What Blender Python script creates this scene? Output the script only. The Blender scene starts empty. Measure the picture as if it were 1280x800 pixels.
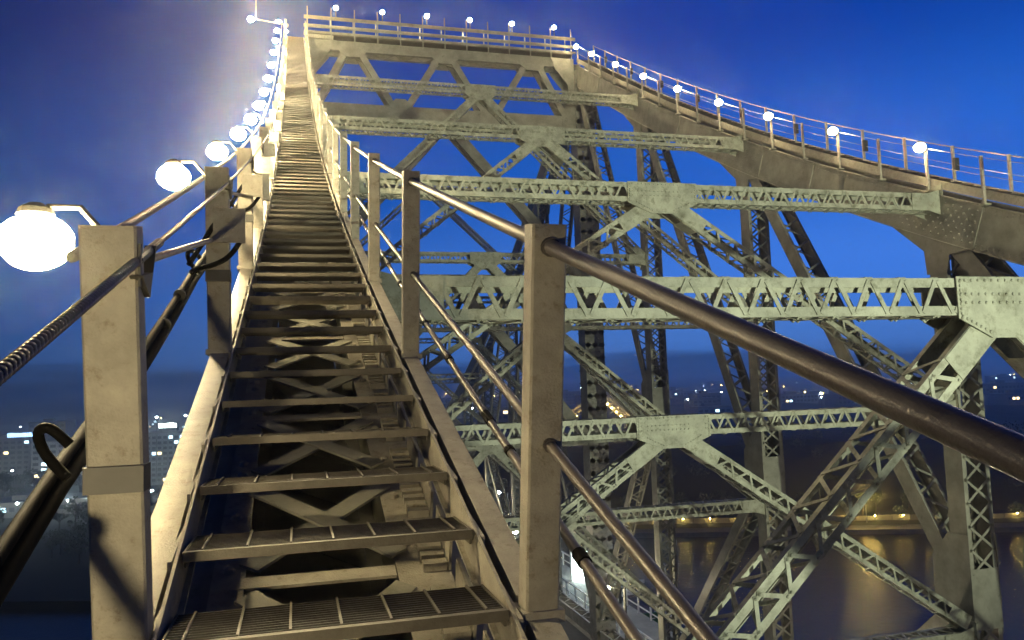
import bpy, bmesh, math, random
from mathutils import Vector, Matrix
R = math.radians
V = Vector
random.seed(7)
S = bpy.context.scene
COL = S.collection

# ------------------------------------------------------------------ camera
# X across the bridge, Y along it (uphill), Z up; the eye is the origin
FOC, YAW, PIT, ROL = 1002.4 / 1280 * 36, 0.2638, 0.0849, 0.0327
cam_d = bpy.data.cameras.new('Camera')
cam = bpy.data.objects.new('Camera', cam_d); COL.objects.link(cam); S.camera = cam
cam_d.sensor_width = 36; cam_d.lens = FOC; cam_d.clip_start = 0.05; cam_d.clip_end = 30000
_fw = V((math.sin(YAW), math.cos(YAW), 0)); _r = V((math.cos(YAW), -math.sin(YAW), 0)); _u = V((0, 0, 1))
FW = _fw * math.cos(PIT) + _u * math.sin(PIT); U2 = _u * math.cos(PIT) - _fw * math.sin(PIT)
RT = _r * math.cos(ROL) - U2 * math.sin(ROL); UP = U2 * math.cos(ROL) + _r * math.sin(ROL)
cam.matrix_world = Matrix((( RT.x, UP.x, -FW.x, 0), (RT.y, UP.y, -FW.y, 0), (RT.z, UP.z, -FW.z, 0), (0, 0, 0, 1)))

# ------------------------------------------------------------------ world: dusk sky
W = bpy.data.worlds.new('World'); S.world = W; W.use_nodes = True
nt = W.node_tree; nt.nodes.clear()
def N(t, **k):
    n = nt.nodes.new(t)
    for a, b in k.items(): setattr(n, a, b)
    return n
def L(a, b): nt.links.new(a, b)
out = N('ShaderNodeOutputWorld'); bg = N('ShaderNodeBackground'); L(bg.outputs[0], out.inputs[0])
sky = N('ShaderNodeTexSky', sky_type='NISHITA'); sky.sun_disc = False
sky.sun_elevation = R(-3.0); sky.sun_rotation = R(200); sky.altitude = 60
sky.air_density = 1.0; sky.dust_density = 0.3; sky.ozone_density = 6.0
tc = N('ShaderNodeTexCoord'); sep = N('ShaderNodeSeparateXYZ'); L(tc.outputs['Generated'], sep.inputs[0])
ramp = N('ShaderNodeValToRGB'); L(sep.outputs['Z'], ramp.inputs[0])
ramp.color_ramp.interpolation = 'EASE'
els = ramp.color_ramp.elements
stops = [(0.0, (0.05, 0.15, 0.42)), (0.05, (0.07, 0.22, 0.68)), (0.13, (0.052, 0.21, 0.79)), (0.25, (0.012, 0.125, 0.62)),
         (0.42, (0.0, 0.048, 0.38)), (0.7, (0.0, 0.025, 0.20)), (1.0, (0.0, 0.013, 0.10))]
while len(els) < len(stops): els.new(0.5)
for e, (p, c) in zip(els, stops): e.position = p; e.color = (*c, 1)
mixs = N('ShaderNodeMix', data_type='RGBA'); mixs.inputs[0].default_value = 0.05
skm = N('ShaderNodeVectorMath', operation='SCALE'); skm.inputs[3].default_value = 0.12
L(sky.outputs[0], skm.inputs[0]); L(ramp.outputs[0], mixs.inputs[6]); L(skm.outputs[0], mixs.inputs[7])
# low bank of dark cloud along the horizon
mp = N('ShaderNodeMapping'); mp.inputs['Scale'].default_value = (2.2, 2.2, 34.0); L(tc.outputs['Generated'], mp.inputs[0])
no = N('ShaderNodeTexNoise'); no.inputs['Scale'].default_value = 1.6; no.inputs['Detail'].default_value = 6; no.inputs['Roughness'].default_value = 0.55
L(mp.outputs[0], no.inputs[0])
band = N('ShaderNodeMapRange', interpolation_type='SMOOTHSTEP'); L(sep.outputs['Z'], band.inputs[0])
for i, v in ((1, 0.0), (2, 0.075), (3, 0.55), (4, -0.22)): band.inputs[i].default_value = v
ad = N('ShaderNodeMath', operation='ADD'); L(no.outputs[0], ad.inputs[0]); L(band.outputs[0], ad.inputs[1])
thr = N('ShaderNodeMapRange', interpolation_type='SMOOTHSTEP'); L(ad.outputs[0], thr.inputs[0])
for i, v in ((1, 0.66), (2, 0.92), (3, 0.0), (4, 0.88)): thr.inputs[i].default_value = v
mixc = N('ShaderNodeMix', data_type='RGBA'); L(thr.outputs[0], mixc.inputs[0]); L(mixs.outputs[2], mixc.inputs[6])
mixc.inputs[7].default_value = (0.008, 0.030, 0.105, 1)
dt = N('ShaderNodeVectorMath', operation='DOT_PRODUCT'); L(tc.outputs['Generated'], dt.inputs[0]); dt.inputs[1].default_value = (0.78, 0.62, 0.0)
gl = N('ShaderNodeMapRange'); L(dt.outputs['Value'], gl.inputs[0])
for i, v in ((1, 0.22), (2, 0.95), (3, 0.24), (4, 1.05)): gl.inputs[i].default_value = v
sc_ = N('ShaderNodeVectorMath', operation='SCALE'); L(mixc.outputs[2], sc_.inputs[0]); L(gl.outputs[0], sc_.inputs[3])
L(sc_.outputs[0], bg.inputs[0]); bg.inputs[1].default_value = 1.0

vs = S.view_settings; vs.view_transform = 'Standard'; vs.look = 'None'; vs.exposure = 0; vs.gamma = 1
S.render.engine = 'CYCLES'
cy = S.cycles
cy.use_denoising = True; cy.max_bounces = 5; cy.diffuse_bounces = 3; cy.glossy_bounces = 3
cy.sample_clamp_indirect = 4; cy.caustics_reflective = False; cy.caustics_refractive = False
cy.volume_bounces = 0
HAZE = 0.0009

# ------------------------------------------------------------------ materials
def mat(name, col, rough=0.55, metal=0.0, var=0.25, scale=3.0, stain=None, stain_amt=0.0, slo=.58, shi=.72, bump=0.0, bscale=60.0, emit=None, estr=0.0, spec=0.4):
    m = bpy.data.materials.new(name); m.use_nodes = True
    t = m.node_tree; b = t.nodes['Principled BSDF']
    b.inputs['Base Color'].default_value = (*col, 1); b.inputs['Roughness'].default_value = rough
    b.inputs['Metallic'].default_value = metal; b.inputs['Specular IOR Level'].default_value = spec
    if emit:
        b.inputs['Emission Color'].default_value = (*emit, 1); b.inputs['Emission Strength'].default_value = estr
        return m
    g = t.nodes.new('ShaderNodeNewGeometry')
    n1 = t.nodes.new('ShaderNodeTexNoise'); n1.inputs['Scale'].default_value = scale; n1.inputs['Detail'].default_value = 8; n1.inputs['Roughness'].default_value = 0.65
    t.links.new(g.outputs['Position'], n1.inputs[0])
    mr = t.nodes.new('ShaderNodeMapRange'); t.links.new(n1.outputs[0], mr.inputs[0])
    mr.inputs[1].default_value = 0.3; mr.inputs[2].default_value = 0.7
    mr.inputs[3].default_value = 1 - var; mr.inputs[4].default_value = 1 + var
    mul = t.nodes.new('ShaderNodeVectorMath'); mul.operation = 'SCALE'; mul.inputs[0].default_value = col
    t.links.new(mr.outputs[0], mul.inputs[3]); last = mul.outputs[0]
    if stain:
        n2 = t.nodes.new('ShaderNodeTexNoise'); n2.inputs['Scale'].default_value = scale * 2.3; n2.inputs['Detail'].default_value = 10; n2.inputs['Roughness'].default_value = 0.75
        t.links.new(g.outputs['Position'], n2.inputs[0])
        m2 = t.nodes.new('ShaderNodeMapRange'); t.links.new(n2.outputs[0], m2.inputs[0])
        m2.inputs[1].default_value = slo; m2.inputs[2].default_value = shi; m2.inputs[3].default_value = 0; m2.inputs[4].default_value = stain_amt
        mx = t.nodes.new('ShaderNodeMix'); mx.data_type = 'RGBA'
        t.links.new(m2.outputs[0], mx.inputs[0]); t.links.new(last, mx.inputs[6]); mx.inputs[7].default_value = (*stain, 1)
        last = mx.outputs[2]
    t.links.new(last, b.inputs['Base Color'])
    if bump:
        n3 = t.nodes.new('ShaderNodeTexNoise'); n3.inputs['Scale'].default_value = bscale; n3.inputs['Detail'].default_value = 4
        t.links.new(g.outputs['Position'], n3.inputs[0])
        bp = t.nodes.new('ShaderNodeBump'); bp.inputs['Strength'].default_value = bump; bp.inputs['Distance'].default_value = 0.01
        t.links.new(n3.outputs[0], bp.inputs['Height']); t.links.new(bp.outputs[0], b.inputs['Normal'])
    return m
M = {}
M['paint'] = mat('bridge_paint', (0.31, 0.315, 0.26), 0.5, var=0.34, scale=2.2, stain=(0.085, 0.082, 0.045), stain_amt=0.8, slo=.50, shi=.68, bump=0.4, bscale=40)
M['chord'] = mat('chord_paint', (0.24, 0.235, 0.20), 0.5, var=0.3, scale=1.6, stain=(0.08, 0.065, 0.045), stain_amt=0.7, bump=0.3, bscale=30)
M['post'] = mat('galvanised_paint', (0.31, 0.29, 0.24), 0.5, var=0.24, scale=9, stain=(0.12, 0.085, 0.05), stain_amt=0.75, slo=.54, shi=.7, bump=0.3, bscale=140)
M['rail'] = mat('handrail_steel', (0.115, 0.102, 0.094), 0.42, metal=0.3, var=0.2, scale=18, stain=(0.10, 0.07, 0.05), stain_amt=0.5, bump=0.12, bscale=160)
M['tread'] = mat('tread_steel', (0.11, 0.099, 0.079), 0.45, metal=0.2, var=0.25, scale=12, stain=(0.08, 0.055, 0.035), stain_amt=0.6, bump=0.2, bscale=120)
M['rubber'] = mat('black_rubber', (0.005, 0.0047, 0.0045), 0.7, var=0.3, scale=20, spec=.05)
M['wire'] = mat('wire_rope', (0.24, 0.21, 0.17), 0.38, metal=0.6, var=0.25, scale=60)
M['fixture'] = mat('fixture_paint', (0.06, 0.058, 0.052), 0.5, var=0.2, scale=10)
LAMP_COL = (1.0, 0.80, 0.44)
M['globe'] = mat('lamp_globe', (0.9, 0.85, 0.7), 0.3, emit=LAMP_COL, estr=2400)
M['globe_near'] = mat('lamp_globe_near', (0.9, 0.85, 0.7), 0.3, emit=LAMP_COL, estr=480)
M['globe_far'] = mat('lamp_globe_far', (0.9, 0.85, 0.7), 0.3, emit=LAMP_COL, estr=360)
M['globe_portal'] = mat('lamp_globe_portal', (0.9, 0.85, 0.7), 0.3, emit=LAMP_COL, estr=620)
M['asphalt'] = mat('asphalt', (0.05, 0.05, 0.05), 0.8, var=0.3, scale=2)
M['concrete'] = mat('concrete', (0.28, 0.27, 0.25), 0.8, var=0.25, scale=0.6, stain=(0.1, 0.09, 0.08), stain_amt=0.5)
M['line'] = mat('road_paint', (0.75, 0.75, 0.72), 0.6, var=0.1)
M['land'] = mat('land', (0.016, 0.020, 0.012), 0.9, var=0.4, scale=0.05)
M['cliff'] = mat('cliff_rock', (0.055, 0.048, 0.036), 0.9, var=0.5, scale=0.08, stain=(0.03, 0.035, 0.018), stain_amt=0.8)
M['leaf'] = mat('leaf', (0.045, 0.065, 0.025), 0.7, var=0.5, scale=0.7)
M['bark'] = mat('bark', (0.07, 0.055, 0.04), 0.9, var=0.3)
M['wall_a'] = mat('wall_grey', (0.30, 0.31, 0.32), 0.8, var=0.15, scale=0.3)
M['wall_b'] = mat('wall_brown', (0.20, 0.18, 0.165), 0.8, var=0.15, scale=0.3)
M['wall_c'] = mat('wall_pale', (0.45, 0.44, 0.42), 0.8, var=0.12, scale=0.3)
M['glass_dark'] = mat('dark_glass', (0.02, 0.025, 0.035), 0.15, var=0.2)
M['lit_cool'] = mat('lit_window_cool', (0.5, 0.55, 0.6), 0.5, emit=(0.55, 0.85, 1.0), estr=7)
M['lit_warm'] = mat('lit_window_warm', (0.6, 0.5, 0.4), 0.5, emit=(1.0, 0.72, 0.35), estr=6)
M['sign_blue'] = mat('lit_sign', (0.4, 0.5, 0.9), 0.5, emit=(0.35, 0.6, 1.0), estr=5)
M['sign_white'] = mat('lit_white_sign', (0.8, 0.8, 0.8), 0.5, emit=(0.8, 1.0, 0.95), estr=14)
M['dot_white'] = mat('street_lamp_white', (0.8, 0.8, 0.8), 0.5, emit=(0.75, 0.9, 1.0), estr=110)
M['dot_street'] = mat('street_lamp_bright', (0.8, 0.8, 0.8), 0.5, emit=(0.8, 0.95, 0.9), estr=220)
M['dot_warm'] = mat('street_lamp_warm', (0.8, 0.7, 0.5), 0.5, emit=(1.0, 0.66, 0.16), estr=150)
M['deck_globe'] = mat('deck_lamp', (.8, .8, .7), .5, emit=(1.0, .87, .58), estr=560)
M['path_globe'] = mat('path_lamp', (.8, .7, .5), .5, emit=(1.0, .70, .17), estr=420)
M['green_sign'] = mat('green_sign', (0.02, 0.12, 0.05), 0.4, var=0.1)
M['white_paint'] = mat('white_paint', (0.7, 0.7, 0.68), 0.5, var=0.1)
M['car_dark'] = mat('car_dark', (0.03, 0.032, 0.04), 0.25, var=0.1)
M['car_pale'] = mat('car_pale', (0.5, 0.5, 0.5), 0.25, var=0.1)

# water: dark, gently rippled
wm = bpy.data.materials.new('river_water'); wm.use_nodes = True
t = wm.node_tree; b = t.nodes['Principled BSDF']
b.inputs['Base Color'].default_value = (0.008, 0.012, 0.018, 1); b.inputs['Roughness'].default_value = 0.12; b.inputs['IOR'].default_value = 1.33
g = t.nodes.new('ShaderNodeNewGeometry'); n1 = t.nodes.new('ShaderNodeTexNoise')
n1.inputs['Scale'].default_value = 0.5; n1.inputs['Detail'].default_value = 6; n1.inputs['Roughness'].default_value = 0.6
t.links.new(g.outputs['Position'], n1.inputs[0])
bp = t.nodes.new('ShaderNodeBump'); bp.inputs['Strength'].default_value = 0.6; bp.inputs['Distance'].default_value = 0.6
t.links.new(n1.outputs[0], bp.inputs['Height']); t.links.new(bp.outputs[0], b.inputs['Normal'])
M['water'] = wm

# ------------------------------------------------------------------ mesh helpers
def smooth_path(pts, k=5):
    P = [Vector(p) for p in pts]; out = []
    for i in range(len(P) - 1):
        a, b, c, d = P[max(i - 1, 0)], P[i], P[i + 1], P[min(i + 2, len(P) - 1)]
        for j in range(k):
            u = j / k; out.append(.5 * ((2 * b) + (c - a) * u + (2 * a - 5 * b + 4 * c - d) * u * u + (3 * b - a - 3 * c + d) * u ** 3))
    return out + [P[-1]]
class MB:
    def __init__(s): s.v = []; s.f = []
    def add(s, vs, fs):
        o = len(s.v); s.v += [tuple(p) for p in vs]; s.f += [tuple(i + o for i in f) for f in fs]
    def hexa(s, c):   # 8 corners: bottom ring 0-3, top ring 4-7
        s.add(c, [(3, 2, 1, 0), (4, 5, 6, 7), (0, 1, 5, 4), (1, 2, 6, 5), (2, 3, 7, 6), (3, 0, 4, 7)])
    def box(s, x0, x1, y0, y1, z0, z1):
        s.hexa([(x0, y0, z0), (x1, y0, z0), (x1, y1, z0), (x0, y1, z0), (x0, y0, z1), (x1, y0, z1), (x1, y1, z1), (x0, y1, z1)])
    def bar(s, p0, p1, U, VV, u0, u1, v0, v1):   # prism along p0-p1 with section [u0,u1] x [v0,v1]
        c = [p + U * a + VV * b for p in (p0, p1) for a, b in ((u0, v0), (u1, v0), (u1, v1), (u0, v1))]
        s.hexa(c)
    def tube(s, pts, r, n=10, caps=True, rs=None):
        pts = [V(p) for p in pts]; o = len(s.v); k = len(pts)
        up = V((0.123, 0.05, 1)).normalized()
        for i, p in enumerate(pts):
            d = (pts[min(i + 1, k - 1)] - pts[max(i - 1, 0)]).normalized()
            a = d.cross(up)
            if a.length < 1e-3: a = d.cross(V((1, 0, 0)))
            a.normalize(); b = d.cross(a); rr = rs[i] if rs else r
            for j in range(n):
                w = 2 * math.pi * j / n
                s.v.append(tuple(p + a * (rr * math.cos(w)) + b * (rr * math.sin(w))))
        for i in range(k - 1):
            for j in range(n):
                j2 = (j + 1) % n
                s.f.append((o + i * n + j, o + i * n + j2, o + (i + 1) * n + j2, o + (i + 1) * n + j))
        if caps:
            s.f.append(tuple(o + j for j in range(n))[::-1]); s.f.append(tuple(o + (k - 1) * n + j for j in range(n)))
    def poly(s, pts, nrm, th):      # flat polygon extruded by th along nrm
        pts = [V(p) for p in pts]; n = len(pts); q = [p + nrm * th for p in pts]
        s.add(pts + q, [tuple(range(n))[::-1], tuple(range(n, 2 * n))] + [(i, (i + 1) % n, n + (i + 1) % n, n + i) for i in range(n)])
    def dome(s, c, nrm, r, h=None, n=6):
        h = h or r * 0.7; nrm = nrm.normalized(); a = nrm.orthogonal().normalized(); b = nrm.cross(a); o = len(s.v)
        for k, (rr, hh) in enumerate(((1, 0), (0.72, 0.7))):
            for j in range(n):
                w = 2 * math.pi * j / n; s.v.append(tuple(c + (a * math.cos(w) + b * math.sin(w)) * (r * rr) + nrm * (h * hh)))
        s.v.append(tuple(c + nrm * h))
        for j in range(n):
            j2 = (j + 1) % n
            s.f.append((o + j, o + j2, o + n + j2, o + n + j)); s.f.append((o + n + j, o + n + j2, o + 2 * n))
    def ell(s, c, rx, ry, rz, n=12, m=8):
        o = len(s.v); c = V(c)
        s.v.append(tuple(c + V((0, 0, rz))))
        for i in range(1, m):
            ph = math.pi * i / m
            for j in range(n):
                w = 2 * math.pi * j / n; s.v.append(tuple(c + V((rx * math.sin(ph) * math.cos(w), ry * math.sin(ph) * math.sin(w), rz * math.cos(ph)))))
        s.v.append(tuple(c - V((0, 0, rz)))); e = len(s.v) - 1
        for j in range(n):
            j2 = (j + 1) % n
            s.f.append((o, o + 1 + j, o + 1 + j2)); s.f.append((e, e - n + j2, e - n + j))
            for i in range(m - 2):
                a = o + 1 + i * n; s.f.append((a + j, a + n + j, a + n + j2, a + j2))
    def mesh(s, name, m, smooth=False):
        me = bpy.data.meshes.new(name); me.from_pydata(s.v, [], s.f); me.materials.append(m)
        bm = bmesh.new(); bm.from_mesh(me); bmesh.ops.recalc_face_normals(bm, faces=bm.faces); bm.to_mesh(me); bm.free()
        if smooth:
            for p in me.polygons: p.use_smooth = True
        return me
    def build(s, name, m, parent=None, kind=None, label=None, smooth=False, **kw):
        o = bpy.data.objects.new(name, s.mesh(name, m, smooth)); COL.objects.link(o)
        if parent: o.parent = parent; o.matrix_parent_inverse = parent.matrix_basis.inverted()
        return tag(o, label, kind=kind, **kw)
def tag(o, label=None, cat=None, group=None, kind=None):
    if label: o['label'] = label
    if cat: o['category'] = cat
    if group: o['group'] = group
    if kind: o['kind'] = kind
    return o
def empty(name, loc=(0, 0, 0), label=None, cat=None, group=None, parent=None):
    o = bpy.data.objects.new(name, None); COL.objects.link(o); o.location = loc; o.empty_display_size = 0.2
    if parent: o.parent = parent; o.matrix_parent_inverse = parent.matrix_basis.inverted()
    return tag(o, label, cat, group)
def place(name, me, parent, mw):
    o = bpy.data.objects.new(name, me); COL.objects.link(o)
    o.parent = parent; o.matrix_parent_inverse = parent.matrix_basis.inverted(); o.matrix_basis = mw
    return o
def copy_tree(o, parent=None):
    c = o.copy(); COL.objects.link(c); c.parent = parent
    for ch in list(o.children): copy_tree(ch, c)
    return c

# ------------------------------------------------------------------ the profile of the walkway (nosing line) and of the chords
YP = 47.6
_pts = [(-6, -3.2), (0, -1.37), (2.66, -.485), (3.09, -.315), (3.48, -.16), (3.88, -.015), (4.41, .14), (4.97, .29), (5.85, .60), (9.2, 1.78), (11.28, 2.52),
        (17, 4.75), (18.5, 5.45), (20.35, 6.3), (22.24, 7.25), (24.1, 8.12), (26.2, 9.2), (28.6, 10.45), (38.3, 15.65), (43.1, 18.6), (47.6, 21.35)]
def _fit(deg):
    n = deg + 1; A = [[0.0] * (n + 1) for _ in range(n)]
    for y, z in _pts:
        x = y / 20; w = 3.0 if y < 6 else 1.0
        for i in range(n):
            for j in range(n): A[i][j] += w * x ** (i + j)
            A[i][n] += w * z * x ** i
    for i in range(n):
        p = max(range(i, n), key=lambda k: abs(A[k][i])); A[i], A[p] = A[p], A[i]
        for k in range(n):
            if k != i:
                q = A[k][i] / A[i][i]
                for j in range(i, n + 1): A[k][j] -= q * A[i][j]
    return [A[i][n] / A[i][i] for i in range(n)]
_c = _fit(4)
def Zw(y):
    if y > YP: y = 2 * YP - y
    if y < -8: return Zw(-8) + (y + 8) * 0.28
    return sum(k * (y / 20) ** i for i, k in enumerate(_c))
def slope(y): return (Zw(y + .05) - Zw(y - .05)) / .1
XL, XR = 0.1, 18.0            # centre lines of the two trusses
ZDECK = -15.0
NODE = [(-20.9, None), (-11.0, None), (-1.1, None), (8.73, .99), (18.59, 4.82), (28.41, 9.54), (38.22, 14.92)]
NODE = [(y, z if z is not None else Zw(y) - .72) for y, z in NODE]

# ------------------------------------------------------------------ river, land, far bank
def bank(x):                                 # the far bank line; it comes closer on the lamp side
    k = min(max((45 - x) / 75.0, 0), 1); k = k * k * (3 - 2 * k)
    return 305 - 0.37 * max(x, -120) - 95 * k
def grid(name, fn, us, vs_, m, kind='structure', parent=None):
    mb = MB(); n = len(vs_)
    for u in us:
        for v in vs_: mb.v.append(tuple(fn(u, v)))
    for i in range(len(us) - 1):
        for j in range(n - 1): mb.f.append((i * n + j, (i + 1) * n + j, (i + 1) * n + j + 1, i * n + j + 1))
    return mb.build(name, m, parent, kind)
mb = MB(); mb.add([(-8700, -2900, -52), (8700, -2900, -52), (8700, 8900, -52), (-8700, 8900, -52)], [(0, 1, 2, 3)])
mb.build('river', M['water'], None, 'structure')
def land_z(x, d):
    # right of the bridge a cliff stands behind the promenade, left of it the bank stays low
    k = min(max((x - 25) / 40.0, 0), 1); k = k * k * (3 - 2 * k)
    h = -50.0 + 0.006 * min(d, 2000)
    c = min(max((d - 16 - 3 * math.sin(x * .05)) / 24.0, 0), 1); c = c * c * (3 - 2 * c)
    z = h + k * 26 * c + (math.sin(x * .11) * math.cos(d * .13) * 1.2 * k * c)
    far = min(max((d - 1500) / 3500.0, 0), 1); far = far * far * (3 - 2 * far)
    return z + far * (38 + 22 * math.sin(x * .0011 + 1) + 12 * math.sin(x * .0037))
xs = [-6000, -3500, -2200, -1400, -900, -600, -420, -300, -220, -160, -110, -70, -40] + list(range(-20, 460, 10)) + [520, 600, 750, 950, 1300, 1900, 2800, 4200, 6500]
ds = [0, 3, 6, 10, 14, 18, 21, 24, 27, 30, 33, 36, 40, 45, 52, 60, 80, 110, 150, 220, 320, 480, 700, 1000, 1400, 1900, 2500, 3200, 4200, 5500, 7000]
grid('land', lambda x, d: (x, (bank(x) if x > -900 else bank(-900)) + d, land_z(x, d)), xs, ds, M['land'])

# ------------------------------------------------------------------ laced steel members
LACE_BUDGET = [290]
def laced(name, parent, p0, p1, Uv, a, b, fl=.12, faces='lace', pitch=.25, near=False, single=None, bw=.055, m='paint', ext=(0, 0), fl2=None):
    """four corner angles; faces +V -V span a, faces +U -U span b. faces: dict of '+V','-V','+U','-U' -> lace / x / solid / none"""
    p0, p1 = V(p0), V(p1); T = (p1 - p0); ln = T.length; T.normalize()
    U = (V(Uv) - T * V(Uv).dot(T)).normalized(); VV = T.cross(U)
    th = .014; lt = .012; fl2 = fl2 or fl * .85
    if isinstance(faces, str): faces = {k: faces for k in ('+V', '-V', '+U', '-U')}
    mb = MB()
    for sv in (1, -1):
        k = faces.get(('+' if sv > 0 else '-') + 'V', 'none')
        lo, hi = sorted((sv * (b / 2 - th), sv * b / 2))
        if k == 'solid': mb.bar(p0, p1, U, VV, -a / 2, a / 2, lo, hi)
        else:
            for su in (1, -1):
                l2, h2 = sorted((su * a / 2, su * (a / 2 - fl))); mb.bar(p0, p1, U, VV, l2, h2, lo, hi)
    for su in (1, -1):
        k = faces.get(('+' if su > 0 else '-') + 'U', 'none')
        lo, hi = sorted((su * (a / 2 - th), su * a / 2))
        bb = b / 2 - th - .0005
        if k == 'solid': mb.bar(p0, p1, U, VV, lo, hi, -bb, bb)
        else:
            for sv in (1, -1):
                l2, h2 = sorted((sv * bb, sv * (b / 2 - fl2))); mb.bar(p0, p1, U, VV, lo, hi, l2, h2)
    mem = mb.build(name, M[m], parent)
    lm = MB(); rv = MB()
    s0, s1 = ext[0] + .12, ln - ext[1] - .12
    for key, k in faces.items():
        if k not in ('lace', 'x'): continue
        sg = 1 if key[0] == '+' else -1
        if key[1] == 'V': nrm, cr, half, off = VV * sg, U, a / 2 - fl * .5, b / 2
        else: nrm, cr, half, off = U * sg, VV, b / 2 - fl2 * .5, a / 2
        nb = max(2, round((s1 - s0) / pitch)); st = (s1 - s0) / nb
        bars = []
        for i in range(nb):
            w = 1 if i % 2 == 0 else -1
            g = .035 if k == 'lace' else 0
            bars.append((s0 + i * st + g, -w * half, s0 + (i + 1) * st - g, w * half, 0))
            if k == 'x': bars.append((s0 + i * st, w * half, s0 + (i + 1) * st, -w * half, 1))
        bl = math.hypot(st, 2 * half)
        mesh_cache = None
        for (sa, ca, sb, cb, lay) in bars:
            A = p0 + T * sa + cr * ca + nrm * (off + .001 + lay * lt * 1.1); B = p0 + T * sb + cr * cb + nrm * (off + .001 + lay * lt * 1.1)
            d = (B - A); dl = d.length; d.normalize(); side = nrm.cross(d)
            own = single and key in single[0] and single[1] <= (sa + sb) / 2 <= single[2] and LACE_BUDGET[0] > 0
            if own:
                LACE_BUDGET[0] -= 1
                if mesh_cache is None:
                    q = MB(); e = bw * .55
                    q.bar(V((-e, 0, 0)), V((dl + e, 0, 0)), V((0, 1, 0)), V((0, 0, 1)), -bw / 2, bw / 2, 0, lt)
                    mesh_cache = q.mesh('lacing_bar', M[m])
                mw = Matrix(((d.x, side.x, nrm.x, A.x), (d.y, side.y, nrm.y, A.y), (d.z, side.z, nrm.z, A.z), (0, 0, 0, 1)))
                place('lacing_bar', mesh_cache, mem, mw)
            else:
                lm.bar(A - d * bw * .55, B + d * bw * .55, side, nrm, -bw / 2, bw / 2, 0, lt)
            if near and sg == -1 or near == 2:
                for P in (A, B): rv.dome(P + nrm * lt, nrm, .024, .02)
    if lm.v: lm.build('lacing', M[m], mem, 'stuff')
    if rv.v: rv.build('rivets', M[m], mem, 'stuff')
    return mem

bridge = empty('steel_bridge', (XL, -1.1, ZDECK), 'grey-green riveted steel truss bridge with laced cross beams and tall portal', 'bridge')

# ---- chords: two webs, flange angles, laced top and bottom, following the profile
def chord(X, y0, y1, step, name, detail, closed=False):
    ys = []; y = y0
    while y < y1 - 1e-6: ys.append(y); y += step
    ys.append(y1)
    TOP = -.36; DEP = 1.22
    def P(y, n):   # point below/above the nosing line, measured square to the slope
        s = slope(y); k = 1 / math.sqrt(1 + s * s)
        return V((0, y - n * s * k, Zw(y) + n * k))
    mb = MB()
    def strip(x0, x1, n0, n1):
        for a, b in zip(ys, ys[1:]):
            q = [P(a, n0), P(b, n0), P(b, n1), P(a, n1)]
            mb.hexa([V((x0, 0, 0)) + v for v in q] + [V((x1, 0, 0)) + v for v in q])
    for s in (-1, 1):
        e = X + s * .475
        strip(min(e, e - s * .025), max(e, e - s * .025), TOP - DEP, TOP - .016)
        strip(min(e + s * .05, e - s * .10), max(e + s * .05, e - s * .10), TOP - .0155, TOP)
        strip(min(e + s * .05, e - s * .13), max(e + s * .05, e - s * .13), TOP - DEP - .018, TOP - DEP - .0005)
    if closed: strip(X - .34, X + .34, TOP - DEP - .012, TOP - DEP - .004)  # bottom plate added to block light coming up through the chord
    o = mb.build(name, M['chord'], bridge)
    lm = MB()
    y = y0 + .2; i = 0
    while y < y1 - 1.0:
        for n, both in ((TOP - DEP - .02, True),) + (((TOP + .003, True),) if detail else ()):
            A, B = P(y, n), P(y + .72, n); w = .42
            for sx in ((1, -1) if both else (1,)):
                dn = .012 if sx < 0 else 0
                p, q = A + V((X - sx * w, 0, dn)), B + V((X + sx * w, 0, dn))
                d = (q - p).normalized(); nn = V((0, -slope(y), 1)).normalized(); sd = nn.cross(d)
                lm.bar(p, q, sd, nn, -.035, .035, 0, .011)
        y += .8
    lm.build('lacing', M['chord'], o, 'stuff')
    return o, P
chL, PL = chord(XL, -16, 2 * YP + 16, .9, 'top_chord', False, True)
chR, PR = chord(XR, -16, 2 * YP + 16, .9, 'top_chord', False)
# cover and splice plates with rivets on the inner face of the far chord
def chord_plate(X, ya, yb, n0, n1, th, inner=-1, rivets=True, pitch=.11):
    mb = MB(); e = X + inner * .475
    pts = [PR(ya, n0), PR(yb, n0), PR(yb, n1), PR(ya, n1)]
    mb.poly([V((e + inner * .001, 0, 0)) + p for p in pts], V((inner, 0, 0)), th)
    o = mb.build('splice_plate', M['chord'], chR if X == XR else chL)
    if rivets:
        rv = MB(); ny = int((yb - ya) / pitch); nn = int(abs(n1 - n0) / pitch)
        for i in range(1, ny):
            for j in range(1, nn):
                if (i + j) % 2: continue
                p = PR(ya + i * (yb - ya) / ny, n0 + j * (n1 - n0) / nn)
                rv.dome(V((e + inner * (th + .001), 0, 0)) + p, V((inner, 0, 0)), .03, .022)
        rv.build('rivets', M['chord'], o, 'stuff')
for (y, z) in NODE[3:]:
    chord_plate(XR, y - 1.9, y + 1.4, -1.555, -.40, .022, rivets=y < 32, pitch=.13)
rv = MB(); y = 9.0
while y < 40:
    for n in (-.44, -.53, -1.42, -1.51): rv.dome(V((XR - .4755, 0, 0)) + PR(y, n), V((-1, 0, 0)), .024, .018)
    y += .17
rv.build('rivets', M['chord'], chR, 'stuff')
for y in (13.6, 23.6, 33.2, 43):
    chord_plate(XR, y - .08, y + .08, -1.56, -.39, .04, rivets=False)

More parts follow.
